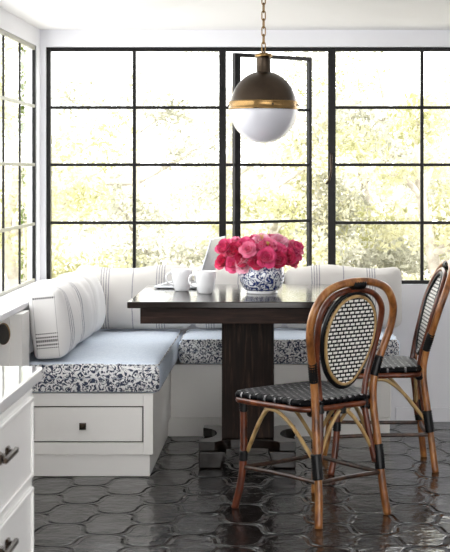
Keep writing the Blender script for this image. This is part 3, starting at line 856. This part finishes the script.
    for i in range(4):
        a_, b__ = st[i], st[(i+1)%4]; ct = Vector((0,.02,.16))
        mid = a_.lerp(b__, .5)+(ct-a_.lerp(b__, .5)).normalized()*.012
        obj('stretcher', tube(B(), catmull([a_+(b__-a_)*.0, mid, b__], 6), .0085, 8), M['rattan_dark'], t)
    # bindings: ribbed wraps
    def wrap(p0, p1, r0, turns):
        pts_ = []; rad = []
        for i in range(turns*2+1):
            pts_.append(Vector(p0).lerp(Vector(p1), i/(turns*2))); rad.append(r0 if i % 2 else r0-.0022)
        obj('binding', tube(B(), pts_, lambda q_: rad[q_], 12), M['binding'], t)
    for s_ in (-1, 1):
        wrap((s_*.157, yb(.17)+.002, .172), (s_*.156, yb(.27)+.003, .265), .0215, 9)
        wrap((s_*.184, .205, .185), (s_*.184, .203, .225), .0185, 4)
        wrap((s_*.186, .201, .375), (s_*.187, .200, .412), .0175, 4)
        wrap((s_*.152, yb(.52)+.001, .525), (s_*.170, yb(.60)+.001, .600), .0185, 8)
        wrap((s_*.108, -.158, .410), (s_*.160, -.158, .415), .0190, 4)
        wrap((s_*.113, yb(.40)+off, .405), (s_*.113, yb(.45)+off, .45), .0165, 4)
    wrap((-.030, yb(.89)+.003, .884), (.030, yb(.89)+.003, .884), .0215, 5)
    wrap((0, -.160, .395), (0, -.160, .425), .018, 3)
    return t
make_chair((.100, 5.568, 0), math.radians(40), [(.56,-.177),(.70,-.208),(.80,-.232),(.90,-.250)], 'rattan bistro chair in front with its black and white woven oval back toward the viewer')
make_chair((.405, 6.44, 0), math.radians(93), [(.55,-.194),(.74,-.246),(.87,-.302),(.91,-.318)], 'rattan bistro chair seen from the side at the right edge, beside the wall')

# ------------------------------------------------------------------ garden
tag(obj('ground', box(B(), -14, 14, BY+.14, 30, -.30, -.12), M['gravel'], smooth=False), kind='structure')
fn_ = empty('garden_fence', (0, 17.2, -.12), 0, 'pale weathered board fence behind the trees, low in the window', 'fence')
for i in range(3):
    pb = B(); 
    for q in range(9): box(pb, -9+6*i+.03, -9+6*i+5.97, -.012+.0, .012, .05+q*.16, .05+q*.16+.145)
    obj('board_panel', pb, M['fence'], fn_, smooth=False)
for i in range(4): obj('fence_post', box(B(), -9+6*i-.05, -9+6*i+.05, -.05, .05, 0, 1.6), M['fence'], fn_, smooth=False)

def leafcloud(bm, blobs, n, size, rnd):
    tot = sum(b_[3]**2 for b_ in blobs)
    for (bx, by, bz, br) in blobs:
        for i in range(int(n*br*br/tot)):
            d = Vector((rnd.gauss(0,1), rnd.gauss(0,1), rnd.gauss(0,1))).normalized()*br*(rnd.random()**.45)
            p = Vector((bx, by, bz))+Vector((d.x, d.y, d.z*.8))
            s_ = size*rnd.uniform(.6,1.3)
            u = Vector((rnd.gauss(0,1), rnd.gauss(0,1), rnd.gauss(0,1))).normalized(); w = u.orthogonal().normalized()
            w = Matrix.Rotation(rnd.random()*6.28, 3, u) @ w
            a_, b__, c_, d_ = p-u*s_, p+w*s_*.42+u*s_*.1, p+u*s_, p-w*s_*.42+u*s_*.1
            bm.faces.new([bm.verts.new(q) for q in (a_, b__, c_, d_)])
def tree(x, y, h, cr, n, leaf, seed, label, size=.028, low=.35, trunk=True):
    rnd = random.Random(seed)
    r = empty('leafy_tree' if trunk else 'garden_shrub', (x, y, -.12), 0, label, 'tree' if trunk else 'shrub', 'trees outside the windows' if trunk else 'shrubs outside the windows')
    blobs = []
    if trunk:
        tb_ = B(); pts = [Vector((0,0,0))]
        for i in range(5): pts.append(pts[-1]+Vector((rnd.uniform(-.10,.10), rnd.uniform(-.08,.08), h*.17)))
        tube(tb_, catmull(pts, 4), lambda i: .06*(1-.03*i), 8)
        for i in range(9):
            b0 = pts[1+i % 4]; an = rnd.random()*6.28; ln = cr*rnd.uniform(.6,1.05)
            e = b0+Vector((math.cos(an)*ln, math.sin(an)*ln, ln*rnd.uniform(.1,.7)))
            m_ = b0.lerp(e, .5)+Vector((0,0,.06*rnd.uniform(-1,2)))
            tube(tb_, catmull([b0, m_, e], 4), lambda q: .028*(1-.09*q), 6)
            blobs.append((e.x, e.y, e.z, cr*rnd.uniform(.28,.45)))
            blobs.append((m_.x, m_.y, m_.z+.05, cr*rnd.uniform(.2,.3)))
        obj('trunk', tb_, M['bark'], r)
        for i in range(8): blobs.append((rnd.uniform(-cr,cr)*.8, rnd.uniform(-cr,cr)*.6, h*rnd.uniform(low, 1.0), cr*rnd.uniform(.25,.5)))
    else:
        for i in range(9): blobs.append((rnd.uniform(-cr,cr)*.8, rnd.uniform(-cr,cr)*.5, h*rnd.uniform(.15,.85), cr*rnd.uniform(.25,.45)))
    fb = B(); leafcloud(fb, blobs, n, size, rnd)
    obj('foliage', fb, M[leaf], r, smooth=False, recalc=False)
T = [(-2.05,11.0,2.75,.75,2600,'leaf_a','yellow-green tree behind the left corner of the back window'),
 (-1.25,12.6,2.6,.75,2400,'leaf_b','silvery tree with a pale bent trunk behind the left panes'),
 (-.62,13.8,2.6,.7,1500,'leaf_b','pale tree behind the pane left of the lamp'),
 (.02,11.2,1.9,.6,1900,'leaf_a','yellow-green tree seen through the open casement'),
 (.62,12.0,2.6,.75,3000,'leaf_b','silvery leafed tree behind the panes above the near chair'),
 (1.20,10.8,2.4,.62,2400,'leaf_a','yellow-green tree behind the panes at the right edge'),
 (.95,14.8,3.0,.9,2200,'leaf_c','olive tree farther back behind the right panes'),
 (-2.75,10.2,2.3,.7,2600,'leaf_c','olive tree seen through the left wall window')]
for i, (x, y, h, cr, n, lf_, lab) in enumerate(T): tree(x, y, h, cr, int(n*3.0), lf_, 40+i, lab)
S_ = [(-1.75,12.2,1.0,.8,1700,'leaf_b','low pale shrub under the trees behind the left panes'),
 (.40,14.0,1.1,.8,1500,'leaf_c','low olive shrub behind the open casement'),
 (.85,11.6,1.2,.7,2000,'leaf_b','low silvery shrub behind the lower right panes'),
 (-2.4,9.2,1.0,.6,1300,'leaf_a','low yellow-green shrub outside the left wall window')]
for i, (x, y, h, cr, n, lf_, lab) in enumerate(S_): tree(x, y, h, cr, int(n*3.0), lf_, 70+i, lab, trunk=False)

# vine on the outer face of the left wall, beside the corner
vb = B(); rnd = random.Random(5)
vn = empty('climbing_vine', (-1.368, 7.49, -.12), 0, 'green vine climbing the wall edge outside the left window', 'vine')
for i in range(420):
    z = rnd.uniform(.1, 2.35); a_ = Vector((rnd.uniform(-.014,.006), rnd.uniform(-.03,.03), z))
    if noise.noise(Vector((0,0,z*5))) < -.12: continue
    leafcloud(vb, [(a_.x, a_.y, a_.z, .010)], 1.01, .019, rnd)
obj('foliage', vb, M['leaf_v'], vn, smooth=False, recalc=False)
obj('vine_stem', tube(B(), [(0+.006*math.sin(i), .0, i*.13) for i in range(19)], .004, 6), M['bark'], vn)

# ------------------------------------------------------------------ light
w = bpy.data.worlds.new('World'); bpy.context.scene.world = w; w.use_nodes = True
bg = w.node_tree.nodes['Background']; bg.inputs[0].default_value = (1,.99,.975,1); bg.inputs[1].default_value = 2.6
sn = bpy.data.lights.new('Sun', 'SUN'); sn.energy = 2.8; sn.angle = .03; sn.color = (1,.95,.84)
so = bpy.data.objects.new('sun', sn); C.objects.link(so)
so.rotation_euler = Vector((-.32,.62,-.85)).to_track_quat('-Z', 'Y').to_euler()

cam = bpy.data.cameras.new('Camera'); co = bpy.data.objects.new('camera', cam); C.objects.link(co)
co.location = (0, 0, H); co.rotation_euler = (PI/2, 0, 0)
cam.sensor_fit = 'HORIZONTAL'; cam.sensor_width = 36; cam.lens = 36*F/450
cam.shift_x = -(CX-225)/450; cam.shift_y = -(276-CY)/450
cam.clip_start = .05; cam.clip_end = 200
cam.dof.use_dof = True; cam.dof.focus_distance = 6.2; cam.dof.aperture_fstop = 20
sc = bpy.context.scene; sc.camera = co
sc.view_settings.view_transform = 'Standard'; sc.view_settings.look = 'None'
sc.view_settings.exposure = .90; sc.view_settings.gamma = 1; sc.view_settings.use_curve_mapping = False
